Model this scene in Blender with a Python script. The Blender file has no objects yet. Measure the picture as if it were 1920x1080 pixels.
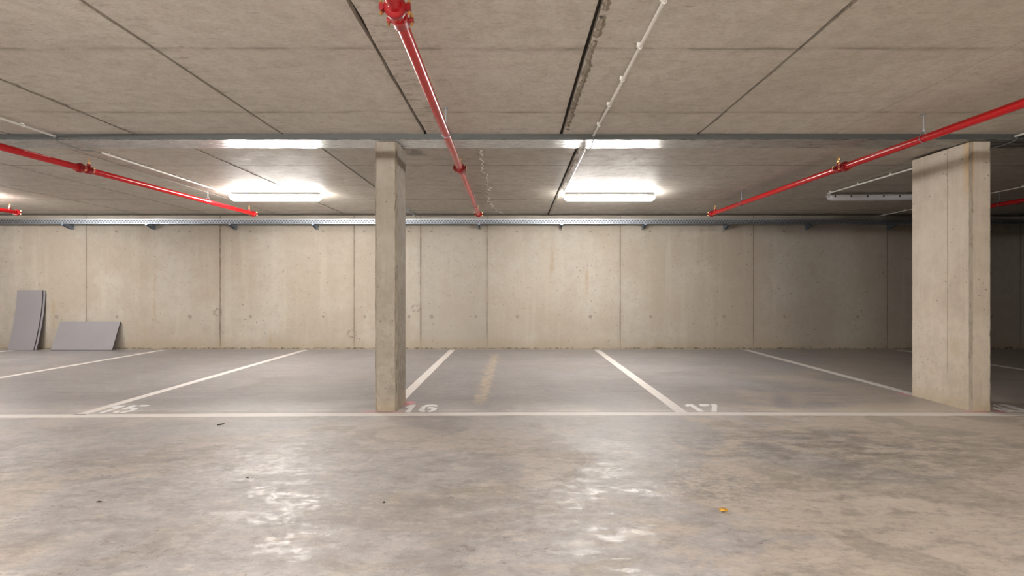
import bpy, bmesh, math, random
from mathutils import Vector, Matrix
random.seed(7)
D = bpy.data
S = bpy.context.scene
COL = S.collection

# ------------------------------------------------------------------ camera
F = 1010.0; H = 1.08; VX, VY = 966.0, 542.0      # focal length in px, eye height, vanishing point
cam = D.cameras.new('camera'); camo = D.objects.new('camera', cam); COL.objects.link(camo)
camo.location = (0, 0, H); camo.rotation_euler = (math.pi/2, 0, 0)
cam.sensor_width = 36; cam.lens = 36*F/1920
cam.shift_x = -(VX-960)/1920; cam.shift_y = (VY-540)/1920
cam.clip_start = 0.02; cam.clip_end = 100
S.camera = camo
# ------------------------------------------------------------------ world, exposure
w = D.worlds.new('world'); S.world = w; w.use_nodes = True
w.node_tree.nodes['Background'].inputs[0].default_value = (0, 0, 0, 1)
w.node_tree.nodes['Background'].inputs[1].default_value = 0
S.view_settings.view_transform = 'Standard'; S.view_settings.look = 'None'
S.view_settings.gamma = 1; S.view_settings.use_curve_mapping = False
S.view_settings.exposure = 2.2
LAMP_BACK = 43.0        # diffuser radiance of the two lit fittings in view
LAMP_FRONT = 158.0       # fittings over the aisle behind the viewpoint
LAMP_COL = (1.0, 0.965, 0.92)

ZC = 2.44               # underside of the front ceiling slabs
ZR = 2.407              # underside of the rear ceiling slabs
ZB = 2.391              # underside of the steel beam plate
YW = 9.716              # rear wall
X0, X1, Y0 = -12.5, 13.0, -8.5

def FP(px, py):                         # floor point seen at a photo pixel
    d = H*F/(py-VY); return ((px-VX)/F*d, d)
def DP(px, d): return (px-VX)/F*d       # x at a depth

# ------------------------------------------------------------------ node helper
class G:
    def __init__(s, name, rough=0.7, metal=0.0, spec=0.5):
        s.m = D.materials.new(name); s.m.use_nodes = True
        s.t = s.m.node_tree; s.b = s.t.nodes['Principled BSDF']
        s.b.inputs['Roughness'].default_value = rough
        s.b.inputs['Metallic'].default_value = metal
        s.b.inputs['Specular IOR Level'].default_value = spec
    def n(s, typ, **k):
        x = s.t.nodes.new(typ)
        for a, v in k.items(): setattr(x, a, v)
        return x
    def put(s, sock, v):
        if isinstance(v, bpy.types.NodeSocket): s.t.links.new(v, sock)
        elif isinstance(v, tuple) and sock.type == 'RGBA' and len(v) == 3: sock.default_value = (*v, 1)
        else: sock.default_value = v
    def pos(s):
        if not hasattr(s, '_p'): s._p = s.n('ShaderNodeNewGeometry').outputs['Position']
        return s._p
    def sep(s):
        if not hasattr(s, '_s'):
            x = s.n('ShaderNodeSeparateXYZ'); s.put(x.inputs[0], s.pos()); s._s = x.outputs
        return s._s
    def obj(s):
        if not hasattr(s, '_o'): s._o = s.n('ShaderNodeTexCoord').outputs['Object']
        return s._o
    def scale(s, v, sc, off=(0, 0, 0)):
        x = s.n('ShaderNodeMapping'); s.put(x.inputs[0], v); x.inputs[3].default_value = sc; x.inputs[1].default_value = off
        return x.outputs[0]
    def noise(s, v, sc, det=4, ro=0.55, dist=0.0):
        x = s.n('ShaderNodeTexNoise'); s.put(x.inputs['Vector'], v)
        x.inputs['Scale'].default_value = sc; x.inputs['Detail'].default_value = det
        x.inputs['Roughness'].default_value = ro; x.inputs['Distortion'].default_value = dist
        return x.outputs[0]
    def vor(s, v, sc, rnd=1.0):
        x = s.n('ShaderNodeTexVoronoi'); s.put(x.inputs['Vector'], v); x.inputs['Scale'].default_value = sc
        x.inputs['Randomness'].default_value = rnd
        return x.outputs
    def M(s, op, a, b=0.0, c=0.0, clamp=False):
        x = s.n('ShaderNodeMath', operation=op, use_clamp=clamp)
        s.put(x.inputs[0], a); s.put(x.inputs[1], b)
        if op in ('MULTIPLY_ADD', 'WRAP', 'COMPARE', 'SMOOTH_MIN'): s.put(x.inputs[2], c)
        return x.outputs[0]
    def rng(s, v, a, b, lo=0.0, hi=1.0, smooth=True):
        x = s.n('ShaderNodeMapRange'); x.interpolation_type = 'SMOOTHSTEP' if smooth else 'LINEAR'; x.clamp = True
        s.put(x.inputs['Value'], v); s.put(x.inputs['From Min'], a); s.put(x.inputs['From Max'], b)
        s.put(x.inputs['To Min'], lo); s.put(x.inputs['To Max'], hi)
        return x.outputs['Result']
    def mix(s, f, a, b, mode='MIX'):
        x = s.n('ShaderNodeMix', data_type='RGBA', blend_type=mode)
        s.put(x.inputs[0], f); s.put(x.inputs[6], a); s.put(x.inputs[7], b)
        return x.outputs[2]
    def line(s, v, at, wd, soft):       # 1 inside |v-at|<wd
        return s.rng(s.M('ABSOLUTE', s.M('SUBTRACT', v, at)), wd, s.M('ADD', wd, soft) if not isinstance(wd, float) else wd+soft, 1.0, 0.0)
    def spot(s, x, y, rx, ry, soft=1.0, a='X', b='Y', warp=None):
        q = s.sep(); u = s.M('DIVIDE', s.M('SUBTRACT', q[a], x), rx); v = s.M('DIVIDE', s.M('SUBTRACT', q[b], y), ry)
        r = s.M('SQRT', s.M('ADD', s.M('MULTIPLY', u, u), s.M('MULTIPLY', v, v)))
        if warp is not None: r = s.M('ADD', r, warp)
        return s.rng(r, 1.0-soft, 1.0, 1.0, 0.0)
    def bump(s, h, strength=0.3, dist=0.01, prev=None):
        x = s.n('ShaderNodeBump'); s.put(x.inputs['Height'], h)
        x.inputs['Strength'].default_value = strength; x.inputs['Distance'].default_value = dist
        if prev: s.put(x.inputs['Normal'], prev)
        return x.outputs[0]
    def out(s, color=None, rough=None, normal=None):
        if color is not None: s.put(s.b.inputs['Base Color'], color)
        if rough is not None: s.put(s.b.inputs['Roughness'], rough)
        if normal is not None: s.put(s.b.inputs['Normal'], normal)
        return s.m

def plain(name, c, rough=0.5, metal=0.0, var=0.06, sc=30):
    g = G(name, rough, metal); f = g.noise(g.obj(), sc, 3)
    return g.out(g.mix(f, tuple(x*(1-var) for x in c), tuple(min(1, x*(1+var)) for x in c)))

# ------------------------------------------------------------------ materials
WJ = [(162, .006, .003), (413, .022, .012), (664, .010, .006), (789, .014, .012), (913, .012, .005), (1163, .011, .006), (1413, .006, .003), (1664, .007, .004),
      (-89, .008, .004), (-339, .01, .006), (1914, .008, .004), (2165, .01, .005)]
def wall_material(name, axis='X', joints=()):
    g = G(name, 0.75, spec=0.35); q = g.sep(); u = q[axis]; z = q['Z']; P = g.pos()
    a = g.noise(P, 0.9, 5, 0.6); b = g.noise(P, 7, 5, 0.65)
    c = g.mix(g.rng(a, .38, .62), (.425, .365, .295), (.49, .445, .38))
    c = g.mix(g.rng(b, .35, .75, 0, .45), c, (.41, .345, .27))
    st = g.noise(g.scale(P, (1, 1, .06) if axis == 'X' else (1, 1, .06)), 6, 4, 0.6)
    c = g.mix(g.rng(st, .5, .75, 0, .38), c, (.55, .50, .42))
    st2 = g.noise(g.scale(P, (1, 1, .04), (3, 1, 0)), 2.3, 3, .5)
    c = g.mix(g.rng(st2, .52, .68, 0, .3), c, (.40, .34, .255))
    # panels differ a little in shade
    wn = g.n('ShaderNodeTexWhiteNoise', noise_dimensions='1D')
    g.put(wn.inputs['W'], g.M('FLOOR', g.M('DIVIDE', g.M('SUBTRACT', u, -.51), 2.41)))
    c = g.mix(g.rng(wn.outputs[0], 0, 1, 0, .22, False), c, (.42, .375, .32))
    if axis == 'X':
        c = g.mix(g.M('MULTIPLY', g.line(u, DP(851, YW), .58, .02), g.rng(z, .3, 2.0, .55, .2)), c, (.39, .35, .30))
    # blow holes
    def warp(vec, amt, sc):
        n_ = g.n('ShaderNodeTexNoise'); g.put(n_.inputs['Vector'], vec); n_.inputs['Scale'].default_value = sc; n_.inputs['Detail'].default_value = 4
        m_ = g.n('ShaderNodeVectorMath', operation='SCALE'); g.put(m_.inputs[0], n_.outputs['Color']); m_.inputs[3].default_value = amt
        a_ = g.n('ShaderNodeVectorMath', operation='ADD'); g.put(a_.inputs[0], vec); g.put(a_.inputs[1], m_.outputs[0]); return a_.outputs[0]
    WP = warp(P, .05, 28)
    v = g.vor(WP, 11); hole = g.M('MULTIPLY', g.rng(v['Distance'], .07, .13, 1, 0), g.rng(g.noise(P, 3, 2), .42, .54))
    v2 = g.vor(WP, 34); hole2 = g.M('MULTIPLY', g.rng(v2['Distance'], .10, .22, 1, 0), g.rng(g.noise(P, 5, 2), .45, .6))
    v3 = g.vor(WP, 4.2); hole3 = g.rng(v3['Distance'], .02, .06, 1, 0)
    hh = g.M('MAXIMUM', hole, g.M('MAXIMUM', g.M('MULTIPLY', hole2, .7), hole3))
    c = g.mix(g.M('MULTIPLY', hh, .68), c, (.16, .13, .10))
    mo = g.noise(P, 22, 5, .75); c = g.mix(g.rng(mo, .5, .72, 0, .38), c, (.34, .285, .23))
    # rough shutter joints
    jm = None; grey = None; core = None
    wob = g.noise(g.scale(P, (0, 0, 1)) if axis == 'X' else g.scale(P, (0, 0, 1)), 9, 5, .7)
    wob2 = g.noise(g.scale(P, (0, 0, 1), (5, 5, 3)), 2.1, 2, .5)
    for x, wd, am in joints:
        xx = g.M('ADD', u, g.M('MULTIPLY', g.M('SUBTRACT', wob, .5), am*2.2))
        ww = g.M('MULTIPLY', g.rng(wob2, .35, .62, .45, 1.1), wd)
        ww = g.M('MULTIPLY', ww, g.rng(z, .05, .35, .35, .75))
        k = g.line(xx, x, ww, .004)
        kc = g.line(xx, x, g.M('MULTIPLY', ww, .55), .003); core = kc if core is None else g.M('MAXIMUM', core, kc)
        jm = k if jm is None else g.M('MAXIMUM', jm, k)
        k2 = g.line(xx, x, g.M('MULTIPLY', ww, 3.2), .05)
        grey = k2 if grey is None else g.M('MAXIMUM', grey, k2)
    nb = g.noise(P, 60, 3, .6)
    if jm is not None:
        c = g.mix(g.M('MULTIPLY', grey, .2), c, (.33, .285, .235))
        c = g.mix(g.M('MULTIPLY', jm, g.rng(nb, .3, .6, .55, .9)), c, (.17, .135, .10))
        c = g.mix(g.M('MULTIPLY', core, g.rng(g.noise(g.scale(P, (1, 1, .5)), 30, 3), .4, .6, 0, .6)), c, (.34, .29, .23))
    # rust-yellow runs
    if axis == 'X':
        for px, z0, z1, wdt in ((507, 0, .95, .012), (290, .3, 2.1, .012), (1035, 1.2, 2.2, .02), (626, .12, .3, .02), (1100, .9, 1.9, .015), (100, .2, 1.2, .012)):
            k = g.M('MULTIPLY', g.line(g.M('ADD', u, g.M('MULTIPLY', g.M('SUBTRACT', wob, .5), .02)), DP(px, YW), wdt, .03), g.M('MULTIPLY', g.rng(z, z0, z0+.15), g.rng(z, (z0+z1)/2, z1, 1, 0)))
            k = g.M('MULTIPLY', k, g.rng(g.noise(g.scale(P, (1, 1, .6), (1, 0, px*.01)), 4, 5, .7), .38, .62))
            c = g.mix(g.M('MULTIPLY', k, .38), c, (.38, .26, .12))
        for px, pz, r in ((408, .66, .095), (660, .27, .10), (780, .73, .10)):
            q1 = g.spot(DP(px, YW), pz if px != 408 else .66, r, r*.8, .25, 'X', 'Z', g.M('MULTIPLY', g.M('SUBTRACT', g.noise(P, 25, 4, .7), .5), 2.2))
            q2 = g.M('MULTIPLY', q1, g.M('SUBTRACT', 1.0, g.spot(DP(px, YW), pz if px != 408 else .66, r*.75, r*.6, .3, 'X', 'Z', g.M('MULTIPLY', g.M('SUBTRACT', g.noise(P, 18, 4, .7), .5), 3.0))))
            c = g.mix(g.M('MULTIPLY', q2, .55), c, (.2, .165, .125))
    # grime and crumbs at the foot of the wall
    fz = g.M('ADD', z, g.M('MULTIPLY', g.M('SUBTRACT', g.noise(P, 5, 5, .7), .5), .12))
    c = g.mix(g.rng(fz, .02, .26, .5, 0), c, (.36, .29, .20))
    c = g.mix(g.M('MULTIPLY', g.rng(fz, .008, .04, 1, 0), g.rng(g.noise(P, 16, 5, .75), .42, .6, .1, .95)), c, (.13, .10, .07))
    h = g.M('SUBTRACT', g.M('MULTIPLY', b, .5), hh)
    if jm is not None: h = g.M('SUBTRACT', h, jm)
    c = g.mix(1.0, c, (.86, .865, .875), 'MULTIPLY')
    nrm = g.bump(h, .55, .008, g.bump(nb, .35, .003))
    return g.out(c, g.rng(b, .3, .7, .6, .85), nrm)

def column_material(name, tone=1.0):
    g = G(name, 0.7, spec=.35); P = g.pos(); z = g.sep()['Z']
    a = g.noise(P, 2.2, 5, .6); b = g.noise(P, 14, 5, .65)
    c = g.mix(g.rng(a, .35, .65), tuple(v*tone for v in (.40, .345, .28)), tuple(v*tone for v in (.48, .425, .355)))
    st = g.noise(g.scale(P, (1, 1, .07)), 16, 3, .6)
    c = g.mix(g.rng(st, .48, .72, 0, .35), c, tuple(v*tone for v in (.52, .47, .40)))
    c = g.mix(g.M('MULTIPLY', g.rng(b, .42, .66, 0, .6 if tone < 1 else .3), g.rng(z, .2, 1.6, 1.2-tone*.3, .3)), c, tuple(v*tone for v in (.27, .235, .19)))
    v = g.vor(P, 16); hole = g.M('MULTIPLY', g.rng(v['Distance'], .05, .13, 1, 0), g.rng(g.noise(P, 4, 2), .42, .52))
    v2 = g.vor(P, 50); hole2 = g.M('MULTIPLY', g.rng(v2['Distance'], .1, .2, 1, 0), g.rng(g.noise(P, 9, 2), .5, .62))
    hh = g.M('MAXIMUM', hole, g.M('MULTIPLY', hole2, .7))
    c = g.mix(g.M('MULTIPLY', hh, .75), c, (.12, .10, .08))
    nb = g.noise(P, 70, 3, .6)
    if tone > 1:
        k = g.M('MULTIPLY', g.line(g.M('ADD', g.sep()['X'], g.M('MULTIPLY', nb, .006)), 4.040, .010, .010), g.M('MULTIPLY', g.rng(z, 1.75, 2.2), g.rng(g.sep()['Y'], 4.80, 4.86, 1, 0)))
        c = g.mix(g.M('MULTIPLY', k, .6), c, (.50, .30, .09))
        c = g.mix(g.M('MULTIPLY', g.spot(4.9, .55, .16, .13, .9, 'Y', 'Z'), .35), c, (.40, .31, .18))
    c = g.mix(g.rng(z, .0, .16, .45, 0), c, (.40, .31, .19))
    return g.out(c, g.rng(b, .3, .7, .55, .8), g.bump(g.M('SUBTRACT', g.M('MULTIPLY', b, .4), hh), .5, .008, g.bump(nb, .3, .003)))

def arris_material():
    g = G('chipped_concrete_edge', .85); P = g.pos()
    a = g.noise(g.scale(P, (1, 1, .12)), 60, 4, .7); b = g.noise(g.scale(P, (1, 1, .3)), 13, 3)
    c = g.mix(g.rng(a, .34, .5), (.13, .105, .08), (.31, .265, .21))
    c = g.mix(g.rng(b, .5, .6, 0, .6), c, (.37, .325, .265))
    return g.out(c, None, g.bump(a, .8, .01))

def ceiling_material(name, lines, yoff):
    g = G(name, .62, spec=.4); q = g.sep(); P = g.pos()
    a = g.noise(P, .7, 5, .6); b = g.noise(P, 9, 6, .7)
    c = g.mix(g.rng(a, .35, .65), (.53, .487, .425), (.60, .555, .49))
    c = g.mix(g.rng(b, .4, .75, 0, .45), c, (.36, .31, .245))
    sm = g.noise(g.scale(P, (1, 4.5, 1)), 2.6, 6, .72, .4)
    c = g.mix(g.M('MULTIPLY', g.rng(sm, .56, .76), .5), c, (.25, .21, .16))
    fl = g.noise(g.scale(P, (1, 5, 1), (4, 2, 0)), 12, 4, .7)
    c = g.mix(g.M('MULTIPLY', g.rng(fl, .60, .72), .6), c, (.19, .155, .12))
    gr = g.noise(g.scale(P, (1, 2, 1), (9, 5, 0)), 38, 4, .75)
    c = g.mix(g.rng(gr, .42, .68, 0, .38), c, (.30, .26, .205))
    lt = g.noise(g.scale(P, (1, 2.4, 1), (2, 8, 0)), 3.3, 5, .65)
    c = g.mix(g.rng(lt, .5, .7, 0, .35), c, (.64, .60, .54))
    wob = g.M('MULTIPLY', g.M('SUBTRACT', g.noise(g.scale(P, (1, 0, 0)), 2.0, 3), .5), .05)
    yy = g.M('ADD', q['Y'], wob)
    m = g.M('ABSOLUTE', g.M('SUBTRACT', g.M('FRACT', g.M('ADD', g.M('DIVIDE', g.M('SUBTRACT', yy, yoff), 1.1), .5)), .5))
    k = g.M('MULTIPLY', g.rng(m, .004, .02, 1, 0), g.rng(g.noise(g.scale(P, (1, .5, 1)), 1.6, 5, .7), .38, .6))
    c = g.mix(g.M('MULTIPLY', k, .6), c, (.17, .14, .105))
    kb = g.M('MULTIPLY', g.rng(m, .01, .05, 1, 0), g.rng(sm, .4, .6))
    c = g.mix(g.M('MULTIPLY', kb, .4), c, (.24, .20, .15))
    for x in lines:       # grime beside the slab joints
        k = g.M('MULTIPLY', g.line(q['X'], x+.07, .03, .12), g.rng(g.noise(g.scale(P, (1.4, 4, 1), (1, 7, 0)), 5, 5, .75), .52, .66))
        c = g.mix(g.M('MULTIPLY', k, .55), c, (.19, .155, .11))
    c = g.mix(g.M('MULTIPLY', g.M('MULTIPLY', g.spot(-.97, 5.22, .17, .28, .8), g.rng(g.noise(g.scale(P, (1, 2, 1)), 9, 5, .7), .42, .56)), .7), c, (.13, .11, .085))
    if 'rear' in name:
        k = g.M('MULTIPLY', g.rng(q['X'], rxs[8]-.002, rxs[8]+.002), g.rng(q['X'], rxs[10]-.002, rxs[10]+.002, 1, 0))
        c = g.mix(k, c, g.mix(1.0, c, (.84, .845, .83), 'MULTIPLY'))
        k = g.rng(q['X'], rxs[10]-.002, rxs[10]+.002)
        c = g.mix(k, c, g.mix(1.0, c, (.86, .86, .87), 'MULTIPLY'))
    else:
        c = g.mix(1.0, c, (1.13, 1.14, 1.16), 'MULTIPLY')
    nb = g.noise(g.scale(P, (1, 3, 1)), 30, 4, .7)
    return g.out(c, g.rng(b, .3, .7, .5, .75), g.bump(nb, .35, .004, g.bump(sm, .25, .01)))

def floor_material():
    g = G('power_floated_concrete', .4, spec=.5); q = g.sep(); P = g.pos(); x, y = q['X'], q['Y']
    big = g.noise(P, .45, 5, .6, .3); med = g.noise(P, 1.7, 6, .65, .8); fine = g.noise(P, 12, 6, .7)
    grain = g.noise(P, 90, 3, .7)
    c = g.mix(g.rng(med, .35, .65), (.33, .312, .312), (.405, .388, .385))
    c = g.mix(g.rng(fine, .4, .7, 0, .35), c, (.285, .26, .245))
    # beige dusty area, larger to the right and in the foreground
    bx = g.M('ADD', g.M('MULTIPLY', x, .16), g.M('MULTIPLY', y, -.10))
    bm = g.M('ADD', g.M('ADD', bx, .36), g.M('MULTIPLY', g.M('SUBTRACT', g.noise(P, 1.1, 7, .7, .9), .5), 1.5))
    bm = g.rng(bm, .18, .34)
    bm2 = g.M('MULTIPLY', g.rng(g.noise(g.scale(P, (1, 1, 1), (7, 3, 0)), .8, 6, .65, .6), .5, .6), g.rng(y, 3.0, 5.5, .8, .25))
    bmm = g.M('MAXIMUM', bm, bm2)
    c = g.mix(g.M('MULTIPLY', bmm, .75), c, (.50, .43, .355))
    # crisp trowelled patches
    pt = g.noise(g.scale(P, (1, 1.25, 1), (2, 9, 0)), 1.15, 3, .5, 1.2)
    pm = g.M('MULTIPLY', g.rng(pt, .555, .572), g.rng(y, 4.6, 4.9, 1, .15))
    c = g.mix(g.M('MULTIPLY', pm, .5), c, (.29, .255, .215))
    pt2 = g.noise(g.scale(P, (1, 1.1, 1), (12, 3, 0)), 1.5, 4, .55, 1.4)
    pm2 = g.M('MULTIPLY', g.rng(pt2, .60, .615), g.rng(y, 4.4, 4.7, 1, .2))
    c = g.mix(g.M('MULTIPLY', pm2, .3), c, (.50, .47, .44))
    # mottled scuffs
    sc = g.noise(g.scale(P, (1, 1.8, 1)), 5, 8, .78, 0)
    sc2 = g.noise(g.scale(P, (1, 1.5, 1), (3, 1, 0)), 20, 6, .8, 0)
    near = g.rng(y, 3.2, 4.6, 1.0, .3)
    c = g.mix(g.M('MULTIPLY', g.M('MULTIPLY', g.rng(sc, .48, .64), near), .65), c, (.23, .205, .185))
    c = g.mix(g.M('MULTIPLY', g.M('MULTIPLY', g.rng(sc, .48, .36), near), .55), c, (.53, .485, .43))
    c = g.mix(g.M('MULTIPLY', g.M('MULTIPLY', g.rng(sc2, .50, .68), g.rng(y, 3, 5, .9, .35)), .7), c, (.25, .225, .205))
    c = g.mix(g.M('MULTIPLY', g.M('MULTIPLY', g.rng(sc2, .48, .30), g.rng(y, 3, 5, .9, .4)), .6), c, (.58, .54, .49))
    sp = g.M('MULTIPLY', g.M('MULTIPLY', g.spot(2.35, 3.75, 1.9, .75, .8), g.rng(sc, .42, .58)), .55)
    c = g.mix(sp, c, (.20, .18, .155))
    sp = g.M('MULTIPLY', g.M('MULTIPLY', g.spot(1.1, 2.95, .45, .35, .6), g.rng(sc2, .42, .58)), .5)
    c = g.mix(sp, c, (.22, .205, .205))
    # long dragging streaks in the bays
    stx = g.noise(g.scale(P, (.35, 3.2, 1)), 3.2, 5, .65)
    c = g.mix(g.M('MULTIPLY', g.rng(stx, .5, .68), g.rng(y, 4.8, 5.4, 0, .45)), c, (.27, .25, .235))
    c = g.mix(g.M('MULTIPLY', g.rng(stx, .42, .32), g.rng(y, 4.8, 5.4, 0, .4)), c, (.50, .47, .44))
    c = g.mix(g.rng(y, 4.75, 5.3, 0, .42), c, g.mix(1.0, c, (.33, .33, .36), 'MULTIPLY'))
    # scattered dark flecks
    v = g.vor(P, 7); c = g.mix(g.M('MULTIPLY', g.rng(v['Distance'], .03, .05, 1, 0), .6), c, (.14, .12, .10))
    # lime drip marks below the ceiling crack
    zz = g.M('MULTIPLY', g.M('SUBTRACT', g.noise(g.scale(P, (0, 1, 0)), 7, 4, .8), .5), .28)
    dr = g.line(g.M('ADD', x, zz), -.335, .035, .05)
    dr = g.M('MULTIPLY', dr, g.M('MULTIPLY', g.rng(y, 4.95, 5.3), g.rng(y, 8.7, 9.1, 1, 0)))
    dr = g.M('MULTIPLY', dr, g.rng(g.noise(g.scale(P, (1, 2, 1)), 9, 4, .7), .42, .56))
    c = g.mix(g.M('MULTIPLY', dr, .55), c, (.62, .48, .30))
    # pink marking spray at the columns
    wp = g.M('MULTIPLY', g.M('SUBTRACT', g.noise(P, 14, 4, .6), .5), 1.1)
    for (px, py, rx, ry, st) in ((763, 756.5, .09, .13, .75), (694, 771.5, .10, .05, .5), (735, 772, .18, .05, .35), (1694, 739, .09, .1, .4), (1830, 771.5, .16, .05, .6), (1878, 771, .1, .06, .8), (782, 762, .05, .05, .25)):
        X, Y = FP(px, py); c = g.mix(g.M('MULTIPLY', g.spot(X, Y, rx, ry, .5, warp=wp), st), c, (.66, .24, .29))
    # dusty strip along the rear wall and saw cut beside the bay line
    c = g.mix(g.rng(g.M('ADD', y, g.M('MULTIPLY', fine, .08)), 9.62, 9.72, 0, .7), c, (.47, .41, .33))
    cut = g.line(g.M('ADD', y, g.M('MULTIPLY', g.M('SUBTRACT', med, .5), .03)), 4.80, .012, .02)
    c = g.mix(g.M('MULTIPLY', cut, g.rng(g.noise(g.scale(P, (1, .2, 1)), 2.4, 4), .42, .58, .1, .6)), c, (.56, .50, .43))
    ro = g.rng(med, .3, .7, .46, .56)
    ro = g.M('ADD', ro, g.M('MULTIPLY', bmm, .10))
    shiny = g.M('MULTIPLY', g.rng(y, 2.9, 4.2, 1, .35), g.M('MULTIPLY', g.rng(g.noise(g.scale(P, (1, 1.3, 1), (5, 5, 0)), 2.2, 5, .65), .46, .56), g.rng(g.noise(g.scale(P, (1, 1.4, 1), (8, 2, 0)), 13, 6, .78), .47, .54)))
    ro = g.M('SUBTRACT', ro, g.M('MULTIPLY', shiny, .23))
    ro = g.M('MULTIPLY', ro, g.rng(y, 4.6, 5.2, 1.0, .85))
    nrm = g.bump(sc, .12, .004, g.bump(sc2, .5, .003, g.bump(grain, .25, .0015)))
    return g.out(c, ro, nrm)

def beam_material():
    g = G('grey_primed_steel', .22, 1.0); P = g.pos()
    s1 = g.noise(g.scale(P, (1, 9, 9)), 5, 5, .75); s2 = g.noise(g.scale(P, (.7, 16, 16), (3, 1, 2)), 9, 4, .8)
    c = g.mix(s1, (.36, .36, .355), (.54, .54, .525))
    return g.out(c, g.rng(s2, .40, .60, .10, .55), g.bump(g.M('ADD', s1, s2), 1.0, .02))
def galv_material(name='galvanised_steel', c0=(.34, .37, .41), c1=(.48, .51, .55), r=.48):
    g = G(name, r, 1.0); v = g.vor(g.obj(), 60)
    g.put(g.b.inputs['Base Color'], g.mix(g.noise(g.obj(), 25, 3), c0, c1))
    return g.out(None, g.rng(v['Distance'], 0, .7, r-.06, r+.1))
def red_material():
    g = G('red_gloss_pipe_paint', .22, 0, .28)
    g.b.inputs['Coat Weight'].default_value = .1; g.b.inputs['Coat Roughness'].default_value = .08
    n = g.noise(g.obj(), 20, 3)
    return g.out(g.mix(n, (.46, .003, .006), (.54, .005, .009)), None, g.bump(g.noise(g.obj(), 60, 2), .04, .002))
def emit_material(name, strength):
    g = G(name, .3); g.put(g.b.inputs['Base Color'], (.85, .85, .85))
    g.put(g.b.inputs['Emission Color'], LAMP_COL)
    n = g.noise(g.obj(), 3, 1); g.put(g.b.inputs['Emission Strength'], g.rng(n, 0, 1, strength*.97, strength*1.03, False))
    return g.m

M_wall = wall_material('board_cast_concrete_wall', 'X', [(DP(p, YW), a, b) for p, a, b in WJ])
M_side = wall_material('side_wall_concrete', 'Y', [(y, .008, .004) for y in (-6, -3.6, -1.2, 1.2, 3.6, 6, 8.4)])
M_col = column_material('column_concrete', .72); M_col2 = column_material('pale_column_concrete', 1.15); M_arris = arris_material()
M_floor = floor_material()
M_beam = beam_material()
M_beam_edge = plain('steel_plate_edge_paint', (.085, .09, .088), .5, .2)
M_galv = galv_material(); M_blue = galv_material('zinc_plated_bracket', (.30, .38, .50), (.45, .52, .62), .35)
M_red = red_material()
M_dred = plain('dark_red_cast_iron', (.30, .008, .012), .35, 0, .2)
M_brass = plain('brass', (.78, .52, .20), .28, 1.0)
M_white = plain('white_plastic_conduit', (.74, .72, .68), .35)
M_lampw = plain('light_grey_plastic_housing', (.55, .55, .55), .45)
M_off = plain('unlit_frosted_diffuser', (.62, .61, .64), .25)
M_clipd = plain('dark_lamp_clip', (.03, .03, .03), .5)
M_clips = plain('steel_lamp_clip', (.55, .56, .56), .35, .6)
M_on = emit_material('lit_diffuser', LAMP_BACK); M_on2 = emit_material('lit_aisle_diffuser', LAMP_FRONT); M_on3 = emit_material('dimmer_aisle_diffuser', LAMP_FRONT*.58)
M_dark = plain('dark_joint_mortar', (.045, .036, .028), .9)
M_fill = plain('pale_joint_filler', (.56, .52, .45), .8, 0, .2)
M_cable = plain('grey_cable', (.16, .18, .17), .5)
def paint():
    g = G('worn_road_paint', .5); P = g.pos(); n = g.noise(P, 18, 6, .75); b = g.noise(P, 3, 3)
    c = g.mix(g.rng(n, .56, .72, 0, .55), (.66, .62, .59), (.42, .39, .37))
    return g.out(g.mix(g.rng(b, .4, .7, 0, .25), c, (.72, .69, .66)), None, g.bump(n, .2, .002))
M_paint = paint()
M_num = plain('white_stencil_paint', (.76, .75, .75), .5, 0, .12, 12)
def foam():
    g = G('grey_foam_board', .6); n = g.noise(g.obj(), 2, 4); v = g.vor(g.obj(), 8)
    c = g.mix(n, (.215, .20, .215), (.265, .25, .265))
    return g.out(g.mix(g.rng(v['Distance'], .03, .08, .5, 0), c, (.2, .185, .19)), None, g.bump(g.noise(g.obj(), 90, 3), .1, .002))
M_foam = foam(); M_foamedge = plain('dark_board_edge', (.055, .048, .045), .8)
M_leaf = plain('yellow_leaf', (.85, .45, .03), .5, 0, .25, 60); M_twig = plain('dark_twig', (.03, .022, .018), .7)

# ------------------------------------------------------------------ mesh helpers
def finish(name, bm, mat, parent=None, smooth=False, loc=None):
    me = D.meshes.new(name)
    bmesh.ops.recalc_face_normals(bm, faces=bm.faces)
    bm.to_mesh(me); bm.free()
    for m in (mat if isinstance(mat, (list, tuple)) else [mat]): me.materials.append(m)
    if smooth:
        for p in me.polygons: p.use_smooth = True
        try: me.set_sharp_from_angle(angle=math.radians(40))
        except Exception: pass
    o = D.objects.new(name, me); COL.objects.link(o)
    if parent: o.parent = parent
    if loc: o.location = loc
    return o
def tag(o, label, cat, group=None):
    o['label'] = label; o['category'] = cat
    if group: o['group'] = group
    return o
def thing(name, label, cat, loc=(0, 0, 0), group=None):
    o = D.objects.new(name, None); COL.objects.link(o); o.location = loc; o.empty_display_size = .1
    return tag(o, label, cat, group)
def struct(o): o['kind'] = 'structure'; return o
def dup(root, loc=None, label=None):
    r = root.copy(); COL.objects.link(r)
    if loc is not None: r.location = loc
    if label: r['label'] = label
    for ch in list(root.children):
        c = ch.copy(); COL.objects.link(c); c.parent = r
        for k in list(ch.children):
            e = k.copy(); COL.objects.link(e); e.parent = c
    return r
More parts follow.
